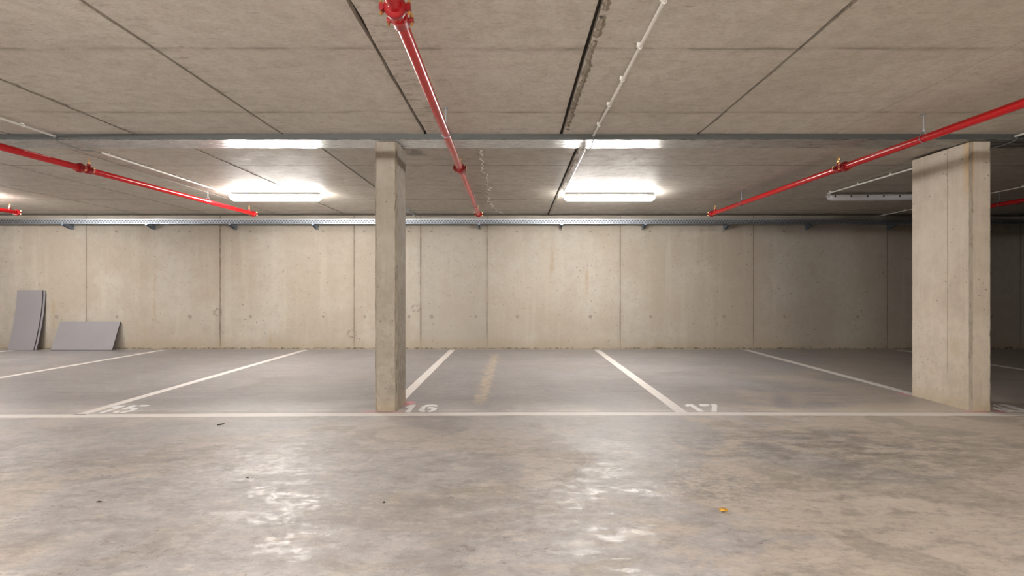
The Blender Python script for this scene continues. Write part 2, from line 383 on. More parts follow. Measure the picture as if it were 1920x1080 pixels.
def box(bm, x0, x1, y0, y1, z0, z1, mi=0, bev=0.0):
    vs = [bm.verts.new((x, y, z)) for x in (x0, x1) for y in (y0, y1) for z in (z0, z1)]
    fs = []
    for a in ((0, 1, 3, 2), (4, 6, 7, 5), (0, 4, 5, 1), (2, 3, 7, 6), (0, 2, 6, 4), (1, 5, 7, 3)):
        f = bm.faces.new([vs[i] for i in a]); f.material_index = mi; fs.append(f)
    if bev:
        es = list({e for f in fs for e in f.edges})
        bmesh.ops.bevel(bm, geom=es, offset=bev, segments=2, affect='EDGES', profile=.6)
    return fs
def tube(bm, pts, r, seg=16, cap=True, mi=0):
    pts = [Vector(p) for p in pts]; rings = []
    for i, p in enumerate(pts):
        t = (pts[min(i+1, len(pts)-1)]-pts[max(i-1, 0)]).normalized()
        up = Vector((0, 0, 1)) if abs(t.z) < .9 else Vector((1, 0, 0))
        a = t.cross(up).normalized(); b = a.cross(t).normalized()
        rr = r[i] if isinstance(r, (list, tuple)) else r
        rings.append([bm.verts.new(p+a*math.cos(2*math.pi*k/seg)*rr+b*math.sin(2*math.pi*k/seg)*rr) for k in range(seg)])
    for i in range(len(rings)-1):
        for k in range(seg):
            f = bm.faces.new((rings[i][k], rings[i][(k+1) % seg], rings[i+1][(k+1) % seg], rings[i+1][k])); f.material_index = mi
    if cap:
        bm.faces.new(rings[0]).material_index = mi; bm.faces.new(list(reversed(rings[-1]))).material_index = mi
def ring(bm, c, axis, R, r, seg=24, sub=8, sweep=2*math.pi, start=0):
    c = Vector(c); axis = Vector(axis).normalized()
    up = Vector((0, 0, 1)) if abs(axis.z) < .9 else Vector((1, 0, 0))
    a = axis.cross(up).normalized(); b = a.cross(axis).normalized()
    full = abs(sweep-2*math.pi) < 1e-6; n = seg if full else seg+1
    rs = []
    for i in range(n):
        t = start+sweep*i/seg; d = a*math.cos(t)+b*math.sin(t)
        rs.append([bm.verts.new(c+d*(R+r*math.cos(2*math.pi*k/sub))+axis*r*math.sin(2*math.pi*k/sub)) for k in range(sub)])
    for i in range(n if full else n-1):
        p, q = rs[i], rs[(i+1) % n]
        for k in range(sub): bm.faces.new((p[k], p[(k+1) % sub], q[(k+1) % sub], q[k]))

# ------------------------------------------------------------------ room shell
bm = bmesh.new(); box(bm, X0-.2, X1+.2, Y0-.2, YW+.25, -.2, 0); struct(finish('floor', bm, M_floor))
bm = bmesh.new(); box(bm, X0-.2, X1+.2, YW, YW+.25, 0, 2.8); wall_back = struct(finish('wall_back', bm, M_wall))
bm = bmesh.new(); box(bm, X0-.2, X1+.2, Y0-.25, Y0, 0, 2.8); struct(finish('wall_front', bm, M_side))
bm = bmesh.new(); box(bm, X0-.25, X0, Y0, YW, 0, 2.8); struct(finish('wall_left', bm, M_side))
bm = bmesh.new(); box(bm, X1, X1+.25, Y0, YW, 0, 2.8); struct(finish('wall_right', bm, M_side))

bm = bmesh.new(); box(bm, 4.52, 4.77, Y0, 4.42, 0, 2.44); struct(finish('wall_light_blocker', bm, M_side))  # added wall out of view, blocks aisle light from the right rear bays
# tie-rod plugs of the shuttering, a cement ring and a recessed plug each
tie_bm = bmesh.new()
ring(tie_bm, (0, 0, 0), (0, 1, 0), .030, .005, 20, 6)
for rr, yy, mi in ((.027, -.002, 1), (.012, -.004, 2)):
    vs = [tie_bm.verts.new((rr*math.cos(2*math.pi*k/20), yy, rr*math.sin(2*math.pi*k/20))) for k in range(20)]
    f = tie_bm.faces.new(vs); f.material_index = mi
M_tie1 = plain('cement_plug_ring', (.36, .31, .25), .9, 0, .2); M_tie2 = plain('cement_plug', (.235, .205, .19), .9, 0, .2); M_tie3 = plain('plug_centre', (.30, .265, .24), .9)
tie0 = finish('tie_hole', tie_bm, [M_tie1, M_tie2, M_tie3], wall_back)
first = True
for (zz, xs) in ((H+(542-434)/F*YW, (-34, 106, 218, 356, 469, 606, 683, 767, 809, 893+17, 969, 1107, 1219, 1357, 1470, 1607, 1722, 1860, 1972)),
                 (H-(594-542)/F*YW, (-34, 106, 219, 356, 470, 606, 684, 767, 809, 892, 970, 1107, 1220, 1358, 1471, 1608, 1722, 1860, 1972))):
    for i, px in enumerate(xs):
        o = tie0 if first else tie0.copy()
        if not first: COL.objects.link(o)
        first = False
        o.location = (DP(px, YW), YW-.0005, zz)
        s = random.uniform(.8, 1.15) if zz < 1 else random.uniform(.65, .8); o.scale = (s, 1, s)

# ceilings: precast slabs with open joints between them
FJ = [px for px in ()]
fj = [(-1.505, 287, 0), (-.5785, 290, 0), (.2965, 290, 1), (1.183, 290, 0), (2.046, 299, 2)]
fx = [k*(ZC-H) for k, _, _ in fj]
fx = [fx[0]-1.2*n for n in (8, 7, 6, 5, 4, 3, 2, 1)]+fx+[fx[-1]+1.2*n for n in range(1, 9)]
fkind = [0]*8+[0, 0, 1, 0, 2]+[2]*8
fx[7] = -2.462*(ZC-H)
rxs = [-1.371*(ZR-H), -.47*(ZR-H), .439*(ZR-H), 1.345*(ZR-H), 2.246*(ZR-H), 3.15*(ZR-H)]
rxs = [rxs[0]-1.2*n for n in (8, 7, 6, 5, 4, 3, 2, 1)]+rxs+[rxs[-1]+1.2*n for n in range(1, 7)]
rkind = [0]*8+[0, 3, 1, 4, 2, 2]+[2]*6
M_cf = ceiling_material('precast_slab_soffit', [fx[8], fx[9], fx[7]], 3.05)
M_cr = ceiling_material('precast_slab_soffit_rear', [rxs[7], -.6], 5.78)
def ceiling(xs, kinds, y0, y1, z, mat):
    bm = bmesh.new(); edges = [X0-.2]+xs+[X1+.2]
    gap = {0: .010, 1: .013, 2: .008, 3: 0.0006, 4: .0006}
    for i in range(len(edges)-1):
        g0 = gap[kinds[i-1]] if i > 0 else 0; g1 = gap[kinds[i]] if i < len(kinds) else 0
        a, b = edges[i]+g0, edges[i+1]-g1
        dz = random.uniform(0, .003) if z == ZC else 0
        n = 60; pl, pr = [], []
        vb, vt = [], []
        for k in range(n+1):           # slab with slightly ragged arrises
            y = y0+(y1-y0)*k/n
            ja = random.uniform(-.002, .003)+(.006 if random.random() < .07 else 0)
            jb = random.uniform(-.002, .003)+(.006 if random.random() < .07 else 0)
            if g0 < .001: ja = 0
            if g1 < .001: jb = 0
            vb.append((bm.verts.new((a+ja, y, z+dz)), bm.verts.new((b-jb, y, z+dz))))
            vt.append((bm.verts.new((a, y, z+.06)), bm.verts.new((b, y, z+.06))))
        for k in range(n):
            bm.faces.new((vb[k][0], vb[k][1], vb[k+1][1], vb[k+1][0]))
            bm.faces.new((vb[k][0], vb[k+1][0], vt[k+1][0], vt[k][0]))
            bm.faces.new((vb[k][1], vt[k][1], vt[k+1][1], vb[k+1][1]))
    box(bm, X0-.2, X1+.2, y0, y1, z+.035, z+.2, 1)
    for x, k in zip(xs, kinds):
        if k == 2: box(bm, x-.0085, x+.003, y0, y1, z+.001, z+.02, 2)
    o = finish('ceiling', bm, [mat, M_dark, M_fill]); return struct(o)
ceil_f = ceiling(fx, fkind, Y0-.2, 4.735, ZC, M_cf)
ceil_r = ceiling(rxs, rkind, 5.0, YW-.012, ZR, M_cr)
# lime-leaking crack across the rear soffit, and rough mortar lips beside two joints
def ribbon(name, pts, wmin, wmax, z, mat, parent, step=.02, jit=.012, skip=.0):
    bm = bmesh.new(); P = [Vector((p[0], p[1], 0)) for p in pts]; seq = []
    for a, b in zip(P[:-1], P[1:]):
        n = max(1, int((b-a).length/step))
        for k in range(n): seq.append(a.lerp(b, k/n))
    seq.append(P[-1]); prev = None; ox = 0
    for p in seq:
        ox = ox*.6+random.uniform(-jit, jit); w_ = random.uniform(wmin, wmax)
        if random.random() < skip: prev = None; continue
        cur = (bm.verts.new((p.x+ox-w_, p.y, z)), bm.verts.new((p.x+ox, p.y, z-w_*.5)), bm.verts.new((p.x+ox+w_, p.y, z)))
        if prev:
            bm.faces.new((prev[0], prev[1], cur[1], cur[0])); bm.faces.new((prev[1], prev[2], cur[2], cur[1]))
        prev = cur
    return finish(name, bm, mat, parent)
def CPt(px, py, z):
    d = (z-H)*F/(VY-py); return ((px-VX)/F*d, d)
M_lime = plain('lime_bloom', (.72, .70, .64), .9, 0, .1)
M_crackd = plain('dark_crack_grit', (.2, .17, .13), .9)
cr = [CPt(x, y, ZR) for x, y in ((899, 279), (904, 300), (909, 325), (915, 345), (917, 368), (922, 385), (931, 395), (942, 401))]
ribbon('ceiling_crack', cr, .003, .012, ZR-.0015, M_lime, ceil_r, .035, .028, .12)
ribbon('ceiling_crack', [(x-.012, y) for x, y in cr], .002, .006, ZR-.001, M_crackd, ceil_r, .03, .02, .3)  # thin darker ribbon beside the lime one
ribbon('mortar_lip', [(fx[10]+.038, -2), (fx[10]+.036, 4.6)], .010, .026, ZC-.001, M_arris, ceil_f, .03, .008, .03)
ribbon('mortar_lip', [(rxs[10]+.03, 5.02), (rxs[10]+.03, 9.6)], .004, .010, ZR-.001, M_arris, ceil_r, .03, .006, .15)
ribbon('mortar_lip', [(fx[7]+.012, 1), (fx[7]+.012, 4.72)], .004, .012, ZC-.001, M_arris, ceil_f, .03, .012, .12)
ribbon('mortar_lip', [(rxs[7]+.0, 5.2), (rxs[7]+.0, 9.6)], .004, .010, ZR-.001, M_arris, ceil_r, .03, .010, .2)

# steel beam: edge plate and glossy underside
beam = thing('steel_beam', 'long grey steel beam plate crossing the ceiling above both columns', 'beam', (0, 4.87, ZB))
bm = bmesh.new(); box(bm, X0, X1, -.142, .145, 0, .022, 0, .003); finish('bottom_plate', bm, M_beam, beam)
bm = bmesh.new(); box(bm, X0, X1, -.1425, -.1325, .004, .051, 0); finish('edge_plate', bm, M_beam_edge, beam)
bm = bmesh.new(); box(bm, X0, X1, -.13, .128, .022, .12, 0); finish('web', bm, M_dark, beam)

# ------------------------------------------------------------------ columns
def column(name, x0, x1, y0, y1, top, label, shim, mat):
    cx, cy = (x0+x1)/2, (y0+y1)/2; t = thing(name, label, 'column', (cx, cy, 0))
    a, b = (x1-x0)/2, (y1-y0)/2; ch = .018; n = 70
    prof = [(-a+ch, -b), (a-ch, -b), (a, -b+ch), (a, b-ch), (a-ch, b), (-a+ch, b), (-a, b-ch), (-a, -b+ch)]
    bm = bmesh.new(); rows = []
    for k in range(n+1):
        z = top*k/n; row = []
        for i, (px, py) in enumerate(prof):
            j = random.uniform(-.002, .002)+(random.uniform(.002, .006) if random.random() < .10 else 0)
            if i in (0, 1, 4, 5): px -= math.copysign(j, px)
            else: py -= math.copysign(j, py)
            row.append(bm.verts.new((px, py, z)))
        rows.append(row)
    for k in range(n):
        for i in range(8):
            f = bm.faces.new((rows[k][i], rows[k][(i+1) % 8], rows[k+1][(i+1) % 8], rows[k+1][i])); f.material_index = 1 if i % 2 else 0
    bm.faces.new(rows[0]); bm.faces.new(rows[-1])
    finish('shaft', bm, [mat, M_arris], t)
    bm = bmesh.new()
    box(bm, -a+.03, a-.03, -b+.02, b-.02, top, shim)
    finish('bearing_pad', bm, M_dark, t)
    return t
column('concrete_column', DP(702, 4.76), DP(744.5, 4.76), 4.76, 5.15, ZB-.008, 'slender square concrete column with chipped edges beside painted number 16', ZB, M_col)
c2 = column('concrete_column', DP(1820, 4.76), DP(1860.5, 4.76), 4.76, 5.48, ZB-.008, 'wide blade-shaped concrete column at the right with pale left face', ZB, M_col2)
# formwork seam, rust run on the broad face and its corner
bm = bmesh.new(); box(bm, -.0968, -.0955, -.11, -.104, .3, 2.37); finish('formwork_seam', bm, M_arris, c2)

# ------------------------------------------------------------------ light fittings
def light_fitting(mat, clipm, label, loc, group):
    t = thing('light_fitting', label, 'light fitting', loc, group); L = .619
    bm = bmesh.new()      # housing: shallow tray, origin at the ceiling
    prof = [(-.050, -.052), (-.050, -.034), (-.036, -.014), (.036, -.014), (.050, -.034), (.050, -.052)]
    A = [bm.verts.new((-L+.004, y, z)) for y, z in prof]; B = [bm.verts.new((L-.004, y, z)) for y, z in prof]
    for i in range(6): bm.faces.new((A[i], A[(i+1) % 6], B[(i+1) % 6], B[i]))
    bm.faces.new(A); bm.faces.new(B)
    finish('housing', bm, M_lampw, t)
    bm = bmesh.new()      # prismatic cover with tapered ends
    prof = [(-.051, -.051), (-.051, -.068), (-.046, -.088), (-.034, -.101), (-.016, -.106), (.016, -.106), (.034, -.101), (.046, -.088), (.051, -.068), (.051, -.051)]
    rows = []
    for x, s, dz in ((-L, .80, .55), (-L+.012, .95, .75), (-L+.035, 1, 1), (L-.035, 1, 1), (L-.012, .95, .75), (L, .80, .55)):
        rows.append([bm.verts.new((x, y*s, -.051+(z+.051)*dz)) for y, z in prof])
    for r0, r1 in zip(rows[:-1], rows[1:]):
        for i in range(len(prof)-1): bm.faces.new((r0[i], r0[i+1], r1[i+1], r1[i]))
        bm.faces.new((r0[-1], r0[0], r1[0], r1[-1]))
    bm.faces.new(rows[0]); bm.faces.new(rows[-1])
    finish('diffuser', bm, mat, t, True)
    cb = bmesh.new()
    box(cb, -.009, .009, -.058, -.050, -.066, -.038, 0, .002)
    me = None
    for k in range(6):
        for sd in (1, -1):
            x = -.555+.222*k
            if me is None: o = finish('clip', cb, clipm, t); me = o.data
            else: o = D.objects.new('clip', me); COL.objects.link(o); o.parent = t
            o.location = (x, 0, 0)
            if sd < 0: o.rotation_euler = (0, 0, math.pi)
            if sd < 0: o.location = (x, 0, 0)
    for x in (-.42, .42):
        bm = bmesh.new(); box(bm, x-.02, x+.02, -.02, .02, -.015, 0); finish('mounting_foot', bm, M_galv, t)
    bm = bmesh.new(); tube(bm, [(-L-.03, 0, -.045), (-L, 0, -.045)], .011, 12); tube(bm, [(-L-.012, 0, -.045), (-L-.002, 0, -.045)], .015, 6)
    finish('cable_gland', bm, M_lampw, t)
    return t
gp = 'linear ceiling light fittings of the parking row'
light_fitting(M_on, M_clips, 'lit linear ceiling lamp left of the slender column', (DP(517.5, 7.45), 7.45, ZR), gp)
light_fitting(M_on, M_clips, 'lit linear ceiling lamp between the two columns', (DP(1143, 7.45), 7.45, ZR), gp)
light_fitting(M_off, M_clipd, 'unlit grey linear ceiling lamp partly hidden behind the wide right column', (DP(1557, 7.4)+.62, 7.45, ZR), gp)
light_fitting(M_on, M_clips, 'lit linear ceiling lamp over the parking bays beyond the left edge', (-7.95, 7.45, ZR), gp)
for x, lab in ((2.3, 'lit linear ceiling lamp over the aisle, behind the viewpoint and to its right'), (-6.2, 'lit linear ceiling lamp over the aisle, behind the viewpoint and to its left'), (-1.9, 'lit linear ceiling lamp over the aisle, just behind the viewpoint')):
    light_fitting(M_on3 if x > 0 else M_on2, M_clips, lab, (x, -2.0, ZC), 'aisle lamps')

# ------------------------------------------------------------------ sprinkler pipes
ZP = H+1.17
def sprinkler(loc, t):
    x, y, z = loc
    bm = bmesh.new(); tube(bm, [(x, y, z+.02), (x, y, z+.062)], .017, 14); ring(bm, (x, y, z+.035), (0, 0, 1), .017, .004, 16, 6)
    cp = finish('branch_outlet', bm, M_dred, t, True)
    bm = bmesh.new(); tube(bm, [(x, y, z+.060), (x, y, z+.072)], .0125, 6); tube(bm, [(x, y, z+.072), (x, y, z+.080)], .007, 10)
    for s in (-1, 1): tube(bm, [(x+s*.006, y, z+.078), (x+s*.014, y, z+.090), (x+s*.012, y, z+.102), (x, y, z+.112)], .0025, 6)
    tube(bm, [(x, y, z+.080), (x, y, z+.112)], .003, 8)
    tube(bm, [(x, y, z+.111), (x, y, z+.1135)], [.017, .014], 14)
    finish('sprinkler_head', bm, M_brass, t, True)
def coupling(p, ax, t, R=.034):
    ax = Vector(ax).normalized(); p = Vector(p); side = ax.cross(Vector((0, 0, 1))).normalized()
    bm = bmesh.new()
    tube(bm, [p-ax*.024, p-ax*.017, p-ax*.012, p+ax*.012, p+ax*.017, p+ax*.024], [R+.002, R+.009, R+.013, R+.013, R+.009, R+.002], 22)
    for s in (-1, 1):
        q = p+side*s*(R+.022)
        for dz in (-.007, .007):
            tube(bm, [q-ax*.014+Vector((0, 0, dz)), q+ax*.014+Vector((0, 0, dz))], .010, 8)
        tube(bm, [p+side*s*(R+.004), q], .013, 8)
    o = finish('coupling', bm, M_dred, t, True)
    for s in (-1, 1):
        bm = bmesh.new()
        q = p+side*s*(R+.024)
        tube(bm, [q+Vector((0, 0, -.030)), q+Vector((0, 0, .030))], .0045, 8)
        tube(bm, [q+Vector((0, 0, -.026)), q+Vector((0, 0, -.018))], .0085, 6); tube(bm, [q+Vector((0, 0, .018)), q+Vector((0, 0, .026))], .0085, 6)
        finish('bolt', bm, M_brass, o, True)
def hanger(p, ztop, t, R=.033):
    p = Vector(p)
    bm = bmesh.new(); ring(bm, p, (0, 1, 0), R, .0035, 24, 6); 
    for s in (-1, 1): tube(bm, [p+Vector((s*R*.85, 0, R*.5)), p+Vector((s*.006, 0, R+.035))], .004, 6)
    tube(bm, [p+Vector((0, 0, R+.018)), p+Vector((0, 0, R+.03))], .009, 6)
    o = finish('hanger', bm, M_galv, t, True)
    bm = bmesh.new(); tube(bm, [p+Vector((0, 0, R+.02)), Vector((p.x, p.y, ztop))], .0045, 10); tube(bm, [(p.x, p.y, ztop-.003), (p.x, p.y, ztop)], .02, 16)
    finish('rod', bm, M_galv, o, True)
def pipe(xa, ya, xb, yb, coup, hang, label, name='sprinkler_pipe', end=True):
    t = thing(name, label, 'pipe')
    at = lambda y: (xa+(xb-xa)*(y-ya)/(yb-ya), y, ZP)
    bm = bmesh.new(); tube(bm, [at(ya), at(yb)], .0302, 28); finish('pipe_run', bm, M_red, t, True)
    ax = (xb-xa, yb-ya, 0)
    for y in coup:
        p = at(y); coupling(p, ax, t); q = at(y+.105)
        bm = bmesh.new(); tube(bm, [at(y+.075), at(y+.08), at(y+.13), at(y+.135)], [.031, .038, .038, .031], 22)
        s = Vector((1, 0, 0))
        for sg in (-1, 1): tube(bm, [Vector(q)+s*sg*.03, Vector(q)+s*sg*.058], .012, 8)
        m = finish('tee_clamp', bm, M_dred, t, True)
        for sg in (-1, 1):
            bm = bmesh.new(); tube(bm, [Vector(q)+s*sg*.05-Vector((0, 0, .025)), Vector(q)+s*sg*.05+Vector((0, 0, .028))], .005, 8); tube(bm, [Vector(q)+s*sg*.05+Vector((0, 0, .012)), Vector(q)+s*sg*.05+Vector((0, 0, .022))], .009, 6)
            finish('bolt', bm, M_brass, m, True)
        sprinkler(q, t)
    if end:
        coupling(at(yb), ax, t)
        bm = bmesh.new(); tube(bm, [at(yb+.01), at(yb+.035), at(yb+.045)], [.035, .034, .02], 20); finish('end_cap', bm, M_dred, t, True)
        sprinkler(at(yb-.12), t)
    for y in hang: hanger(at(y), ZC if y < 4.74 else ZR, t)
    return t
YH = 2.02
pipe(-.4965, YH, -.574, 8.42, (2.24, 5.2), (4.05, 7.56), 'red sprinkler pipe running down the middle, end cap above the slotted tray')
pipe(3.235, YH, 3.06, 8.38, (5.14,), (4.19, 7.35), 'red sprinkler pipe descending from the upper right, crossing in front of the wide column')
pipe(-4.33, YH, -4.075, 8.38, (5.2,), (7.22,), 'red sprinkler pipe at the left passing near the lit lamp')
pipe(-7.72, YH, -7.6, 8.22, (5.2,), (6.8,), 'short visible end of a red sprinkler pipe at the far left edge')
pipe(6.75, 4.2, 6.68, 8.4, (5.2,), (7.45,), 'red sprinkler pipe in the dark area behind the wide right column')
t = thing('header_pipe', 'red main sprinkler pipe feeding the branch pipes above the viewpoint', 'pipe')
bm = bmesh.new(); tube(bm, [(-10.5, YH, ZP+.053), (4.52, YH, ZP+.053)], .021, 24); finish('pipe_run', bm, M_red, t, True)
for x in (-9, -6, -2.4, 1.2, 4.2): hanger((x, YH, ZP+.053), ZC, t, .025)

# ------------------------------------------------------------------ cable conduits
def conduit(label, segs, clips, cable=None, r=.0095, mat=None, zoff=.022):
    t = thing('cable_conduit', label, 'conduit')
    for a, b in segs:
        bm = bmesh.new(); tube(bm, [a, b], r, 14); finish('conduit_tube', bm, mat or M_white, t, True)
        n = max(1, int((b[1]-a[1])/.5)); L = Vector(b)-Vector(a)
        for k in range(n+1):
            p = Vector(a)+L*((.04+k*.92/n) if n else .5)
            bm = bmesh.new(); ring(bm, p, (0, 1, 0), r+.002, .0028, 16, 6)
            zt = ZC if p.y < 4.74 else ZR
            box(bm, p.x-r-.010, p.x-r+.004, p.y-.008, p.y+.008, p.z-.002, zt-.0003); box(bm, p.x-.006, p.x+.006, p.y-.008, p.y+.008, p.z+r, zt-.0003)
            finish('clip', bm, mat or M_white, t, True)
    if cable:
        bm = bmesh.new(); tube(bm, cable, .0045, 8); finish('loose_cable', bm, M_cable, t, True)
    return t
zf, zr = ZC-.022, ZR-.022
conduit('white cable conduit on front ceiling right of the middle pipe, loose cable at end', [((.715, -3, zf), (.683, 4.70, zf))], 0,
        [(.683, 4.66, zf), (.682, 4.715, ZB-.014), (.684, 4.80, ZB-.032), (.675, 4.90, ZB-.045), (.66, 4.97, ZB-.025), (.654, 4.998, zr)])
conduit('white cable conduit from the steel beam back to the right lit lamp', [((.652, 5.03, zr), (.655, 7.25, zr))], 0)
conduit('white cable conduit on front ceiling at the left edge, loose cable at end', [((-3.98, -3, zf), (-4.03, 4.72, zf))], 0,
        [(-4.03, 4.68, zf), (-4.02, 4.718, ZB-.010), (-4.005, 4.86, ZB-.022), (-3.99, 4.95, ZB-.035), (-3.97, 5.06, ZB-.015), (-3.955, 5.16, zr)])
conduit('white cable conduit from the steel beam back to the left lit lamp', [((-3.955, 5.15, zr), (-3.93, 7.38, zr))], 0)
conduit('short end of a white conduit at the upper right edge, loose cable at its end', [((4.38, -3, zf), (4.38, 4.72, zf))], 0,
        [(4.38, 4.68, zf), (4.377, 4.718, ZB-.010), (4.375, 4.80, ZB-.02), (4.37, 4.95, ZB-.02), (4.34, 5.1, ZR-.012)])
conduit('white cable conduit ending at the unlit lamp, passing behind the wide column', [((4.31, 5.5, zr), (4.27, 7.36, zr))], 0)
conduit('thin pale conduit near the rear wall left of the wide column', [((6.47, 6.2, zr), (6.49, 9.6, zr))], 0, None, .008)
t = conduit('grey steel conduit just right of the slender column ending at the cable tray', [((-1.79, 6.95, ZR-.03), (-1.76, 9.46, ZR-.03))], 0, [(-1.76, 9.40, ZR-.03), (-1.757, 9.50, ZR-.034), (-1.755, 9.56, ZR-.06), (-1.75, 9.58, ZR-.13)], .013, M_galv)

# ------------------------------------------------------------------ cable tray with slots
tray = thing('cable_tray', 'galvanised slotted cable tray running along the top of the rear wall', 'cable tray', (0, 9.56, H+1.163))
bm = bmesh.new(); pitch = .0508; xa, xb = -11.0, 11.4
yf = -.06; z0, z1 = 0.0, .078
bands = [(.000, .013), (.024, .038), (.049, .078)]     # solid bands
slots = [(.013, .024, 0.0), (.038, .049, .5)]
def wallq(x0_, x1_, a, b): 
    bm.faces.new([bm.verts.new((x, yf, z)) for x, z in ((x0_, a), (x1_, a), (x1_, b), (x0_, b))])
for a, b in bands: wallq(xa, xb, a, b)
n = int((xb-xa)/pitch)
for a, b, ph in slots:
    for k in range(n):
        x = xa+(k+ph)*pitch; wallq(x, x+.021, a, b)
finish('slotted_side', bm, M_galv, tray)
bm = bmesh.new()
box(bm, xa, xb, yf, .135, -.0015, 0); box(bm, xa, xb, .134, .1355, 0, .06); box(bm, xa, xb, yf-.006, yf+.0, .076, .079); finish('tray_bottom', bm, M_galv, tray)
for yy, zz, rr in ((-.035, .022, .021), (.01, .016, .015), (.05, .02, .018)):  # dark tubes added behind the slots, standing in for the tray's inner shade
    bm = bmesh.new(); tube(bm, [(xa, yy, zz), (xb, yy, zz)], rr, 10); finish('slot_shade_tube', bm, M_twig, tray, True)
bm = bmesh.new(); tube(bm, [(xa, -.037, .056), (xb, -.037, .056)], .013, 10); finish('slot_shade_tube', bm, M_twig, tray, True)
bm = bmesh.new(); box(bm, xa, xb, yf-.012, yf+.004, -.012, -.0018); finish('bottom_lip', bm, M_blue, tray)
bm = bmesh.new()
vs = [(-.075, 0), (.152, 0), (.152, -.085), (.13, -.085), (-.075, -.022)]
for x in (-.018, .018):
    A = [bm.verts.new((x-.0015, y, z-.013)) for y, z in vs]; B = [bm.verts.new((x+.0015, y, z-.013)) for y, z in vs]
    for i in range(5): bm.faces.new((A[i], A[(i+1) % 5], B[(i+1) % 5], B[i]))
    bm.faces.new(A); bm.faces.new(B)
box(bm, -.018, .018, -.076, .15, -.0155, -.0132); box(bm, -.018, .018, -.077, -.075, -.036, -.0135)
b0 = finish('bracket', bm, M_blue, tray)
for i, px in enumerate((118, 275, 431, 587, 743, 898, 1053, 1210, 1366, 1523, 1680, -38, -195, 1836, 1992)):
    o = b0 if i == 0 else b0.copy()
    if i: COL.objects.link(o)
    o.parent = tray; o.location = (DP(px, 9.5), 0, 0)
bm = bmesh.new(); box(bm, DP(1399, 9.5)-.004, DP(1399, 9.5)+.004, yf-.004, yf, 0, .075); finish('tray_joint', bm, M_galv, tray)

# ------------------------------------------------------------------ painted lines and numbers
def strip(name, pts, hw, label, group):
    bm = bmesh.new(); L, R = [], []; P = [Vector(p) for p in pts]; Q = []
    for a, b in zip(P[:-1], P[1:]):
        n = max(1, int((b-a).length/.06)); Q += [a.lerp(b, k/n) for k in range(n)]
    Q.append(P[-1])
    for i, p in enumerate(Q):
        d = (Q[min(i+1, len(Q)-1)]-Q[max(i-1, 0)]).normalized(); nn = Vector((-d.y, d.x))
        a = p+nn*(hw+random.uniform(-.0025, .0025)); b = p-nn*(hw+random.uniform(-.0025, .0025))
        L.append(bm.verts.new((a.x, a.y, .0016))); R.append(bm.verts.new((b.x, b.y, .0016)))
    for i in range(len(Q)-1): bm.faces.new((L[i], L[i+1], R[i+1], R[i]))
    bmesh.ops.extrude_face_region(bm, geom=list(bm.faces))
    for v in list(bm.verts)[len(L)*2:]: v.co.z = .0001
    o = finish(name, bm, M_paint); return tag(o, label, 'painted line', group)
grp = 'white bay lines painted on the floor'
strip('parking_line', [(-11.5, 4.43), (-4.15, 4.574), (-1.4, 4.637), (0, 4.660), (1.5, 4.660), (4, 4.645), (9, 4.62)], .055, 'long white line along the front of all the parking bays', grp)
for x0_, x1_, ya, lab in ((-3.74, -3.72, 4.62, 'white bay divider line at the left, passing right of the lying board'), (-1.12, -1.12, 4.70, 'white bay divider line starting behind the slender column'),
                          (1.458, 1.45, 4.71, 'white bay divider line slanting down to the painted number 17'), (4.09, 4.10, 4.70, 'white bay divider line meeting the back of the wide right column'),
                          (6.84, 6.80, 4.70, 'faint white bay divider line in the dark area right of the wide column'), (-6.29, -6.24, 4.55, 'white bay divider line in front of the lying grey board'),
                          (-8.9, -8.86, 4.5, 'white bay divider line at the far left ending by the upright boards')):
    ye = 9.55 if abs(x0_+8.9) > .01 else 9.5
    strip('parking_line', [(x0_, ya if abs(x0_+1.12) > .01 and abs(x0_-4.09) > .01 else (5.16 if x0_ < 0 else 5.49)), (x1_, ye)], .05, lab, grp)
def number(polys, ox, oy, sc, label, names):
    t = thing('bay_number', label, 'painted number', group='stencilled bay numbers')
    for nm, ps in names:
        bm = bmesh.new()
        for k in ps:
            pts = [FP(ox+x/sc, oy+y/sc) for x, y in polys[k]]
            top = [bm.verts.new((x, y, .0022)) for x, y in pts]; bot = [bm.verts.new((x, y, .0001)) for x, y in pts]
            bm.faces.new(top); m = len(pts)
            for i in range(m): bm.faces.new((top[i], top[(i+1) % m], bot[(i+1) % m], bot[i]))
        bmesh.ops.triangulate(bm, faces=[f for f in bm.faces if len(f.verts) > 4])
        finish(nm, bm, M_num, t)
number([[(350, 325), (530, 250), (700, 245), (505, 488), (345, 485), (480, 320), (385, 335)],
        [(1425, 290), (1360, 250), (1200, 242), (1020, 252), (900, 300), (780, 420), (810, 460), (910, 476), (1010, 465), (1010, 437), (965, 430), (1030, 310), (1100, 290), (1200, 284), (1400, 302)],
        [(1060, 345), (1130, 318), (1270, 325), (1380, 350), (1385, 385), (1320, 435), (1200, 474), (1080, 474), (1075, 442), (1150, 437), (1215, 400), (1200, 372), (1075, 360)]],
       740, 745, 17.45, 'painted white stencil number 16 right of the slender column', [('digit', [0]), ('digit', [1, 2])])
number([[(240, 270), (320, 230), (500, 232), (880, 466), (690, 468), (420, 290), (320, 312)],
        [(710, 235), (1020, 232), (1065, 275), (960, 275), (930, 298), (770, 295)],
        [(1075, 230), (1230, 228), (1300, 250), (1300, 330), (1290, 468), (1115, 468), (1130, 270)]],
       1270, 745, 17.45, 'painted white stencil number 17 between the columns', [('digit', [0]), ('digit', [1, 2])])
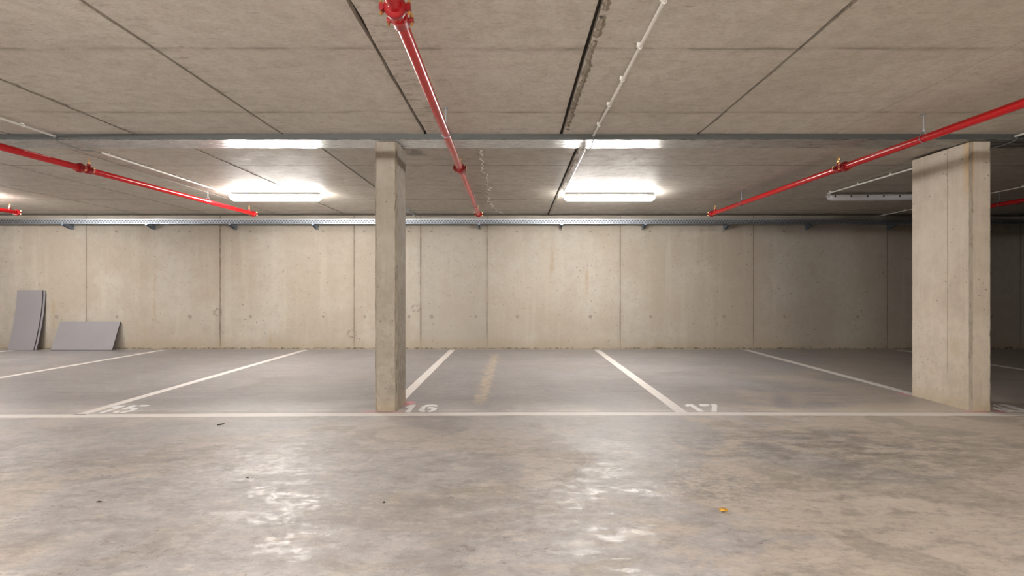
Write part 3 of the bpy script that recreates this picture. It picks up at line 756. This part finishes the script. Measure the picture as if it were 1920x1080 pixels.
number([[(560, 290), (640, 262), (750, 240), (970, 230), (960, 247), (330, 440), (200, 438), (440, 370), (680, 297)],
        [(840, 330), (1180, 222), (1305, 228), (1280, 245), (1000, 325)], [(1310, 250), (1390, 220), (1640, 218), (1540, 252)],
        [(1060, 320), (1140, 290), (1290, 290), (1310, 318), (1180, 370), (1000, 412), (860, 434), (800, 434), (860, 408), (1020, 385), (1140, 350), (1100, 328)],
        [(610, 420), (680, 390), (810, 386), (800, 410), (740, 430), (640, 432)]],
       170, 745, 14.77, 'painted white stencil number 15 at the left', [('digit', [0]), ('digit', [1, 2, 3, 4])])
number([[(418, 833), (470, 845), (670, 890), (600, 896), (418, 852)],
        [(425, 797), (460, 808), (560, 843), (640, 868), (760, 880), (900, 884), (900, 894), (740, 890), (600, 876), (500, 838), (425, 808)],
        [(485, 800), (580, 800), (660, 820), (810, 862), (900, 878), (850, 880), (760, 870), (640, 842), (560, 815)]],
       1800, 640, 6.75, 'painted white stencil number 18 in shade right of the wide column', [('digit', [0]), ('digit', [1, 2])])

# ------------------------------------------------------------------ boards leaning on the wall
def board(name, label, xl, wdt, prof, th, group, lines=0):
    t = thing(name, label, 'board', (xl+wdt/2, prof[0][0], 0), group)
    bm = bmesh.new(); rows = []; N = len(prof)
    for i, (y, z) in enumerate(prof):
        a = Vector(prof[max(i-1, 0)]); b = Vector(prof[min(i+1, N-1)]); d = (b-a).normalized(); nn = Vector((-d.y, d.x))
        if nn.x > 0: nn = -nn
        y0_, z0_ = y-prof[0][0], z
        fr = (y0_+nn.x*th, max(.0005, z0_+nn.y*th))
        rows.append([bm.verts.new((-wdt/2, fr[0], fr[1])), bm.verts.new((wdt/2, fr[0], fr[1])), bm.verts.new((wdt/2, y0_, max(.0005, z0_))), bm.verts.new((-wdt/2, y0_, max(.0005, z0_)))])
    for r0, r1 in zip(rows[:-1], rows[1:]):
        for k in range(4):
            f = bm.faces.new((r0[k], r0[(k+1) % 4], r1[(k+1) % 4], r1[k])); f.material_index = 1 if k in (1, 3) else 0
    for r in (rows[0], rows[-1]): bm.faces.new(r).material_index = 1
    finish('panel', bm, [M_foam, M_foamedge], t)
    return t
def bent(y0_, ztop, off, n=16):      # straight near the top, kicked out at the foot
    out = []
    for k in range(n+1):
        s = k/n; z = ztop*s; out.append((YW-off-y0_*(1-s)**1.7, z))
    return out
gb = 'grey boards leaning on the rear wall'
board('foam_board', 'curved grey board standing upright, rearmost of the leaning pair', DP(36, YW), DP(87.5, YW)-DP(36, YW), bent(.185, 1.055, .010), .014, gb)
board('foam_board', 'curved grey board standing upright, front one of the leaning pair', DP(31, 9.66), DP(79, 9.66)-DP(31, 9.66), bent(.185, 1.06, .034), .014, gb)
board('foam_board', 'grey board lying on its long side against the wall', DP(115.5, YW), DP(228, YW)-DP(115.5, YW), [(YW-.012-.2*(1-k/8), .485*k/8) for k in range(9)], .02, gb)

# ------------------------------------------------------------------ litter
X, Y = FP(1357, 958.5)
bm = bmesh.new(); n = 18; c_ = bm.verts.new((0, 0, .006)); R_ = []
for k in range(n):
    a = 2*math.pi*k/n; r = .024*(1-.18*math.cos(2*a))*(1+.05*math.sin(5*a)); R_.append(bm.verts.new((r*math.cos(a)*1.0, r*math.sin(a)*.85, .003+.007*abs(math.sin(a*1.0))+.002*math.sin(3*a))))
for k in range(n): bm.faces.new((c_, R_[k], R_[(k+1) % n]))
tl = thing('fallen_leaf', 'small yellow leaf lying on the beige floor in front', 'leaf', (X, Y, 0))
o = finish('blade', bm, M_leaf, tl, True)
md = o.modifiers.new('thickness', 'SOLIDIFY'); md.thickness = .0008
bm = bmesh.new(); tube(bm, [(-.012, -.018, .003), (-.002, -.012, .006), (.008, 0, .008)], .0012, 6); finish('stalk', bm, M_twig, tl)
def bit(px, py, pts, r, label, nm='twig'):
    X, Y = FP(px, py); bm = bmesh.new(); tube(bm, [(a, b, c) for a, b, c in pts], r, 7)
    tag(finish(nm, bm, M_twig, None, True, (X, Y, 0)), label, nm)
bit(414, 796.5, [(-.018, -.02, .004), (-.006, -.016, .005), (.006, 0, .006), (.016, .022, .005)], [.003, .005, .005, .003], 'small dark curved twig on the floor in front of number 15')
bit(720, 943.5, [(-.007, 0, .003), (0, .003, .005), (.006, 0, .003)], [.002, .005, .002], 'tiny dark crumb on the floor in the foreground below the slender column', 'pebble')
bit(185, 942, [(-.012, 0, .003), (0, .004, .004), (.014, .002, .003)], [.002, .004, .002], 'tiny dark crumb on the floor at the left foreground', 'pebble')
bit(464, 897, [(-.007, 0, .003), (0, .003, .005), (.007, 0, .003)], [.002, .004, .002], 'tiny brown crumb on the floor below number 15', 'pebble')
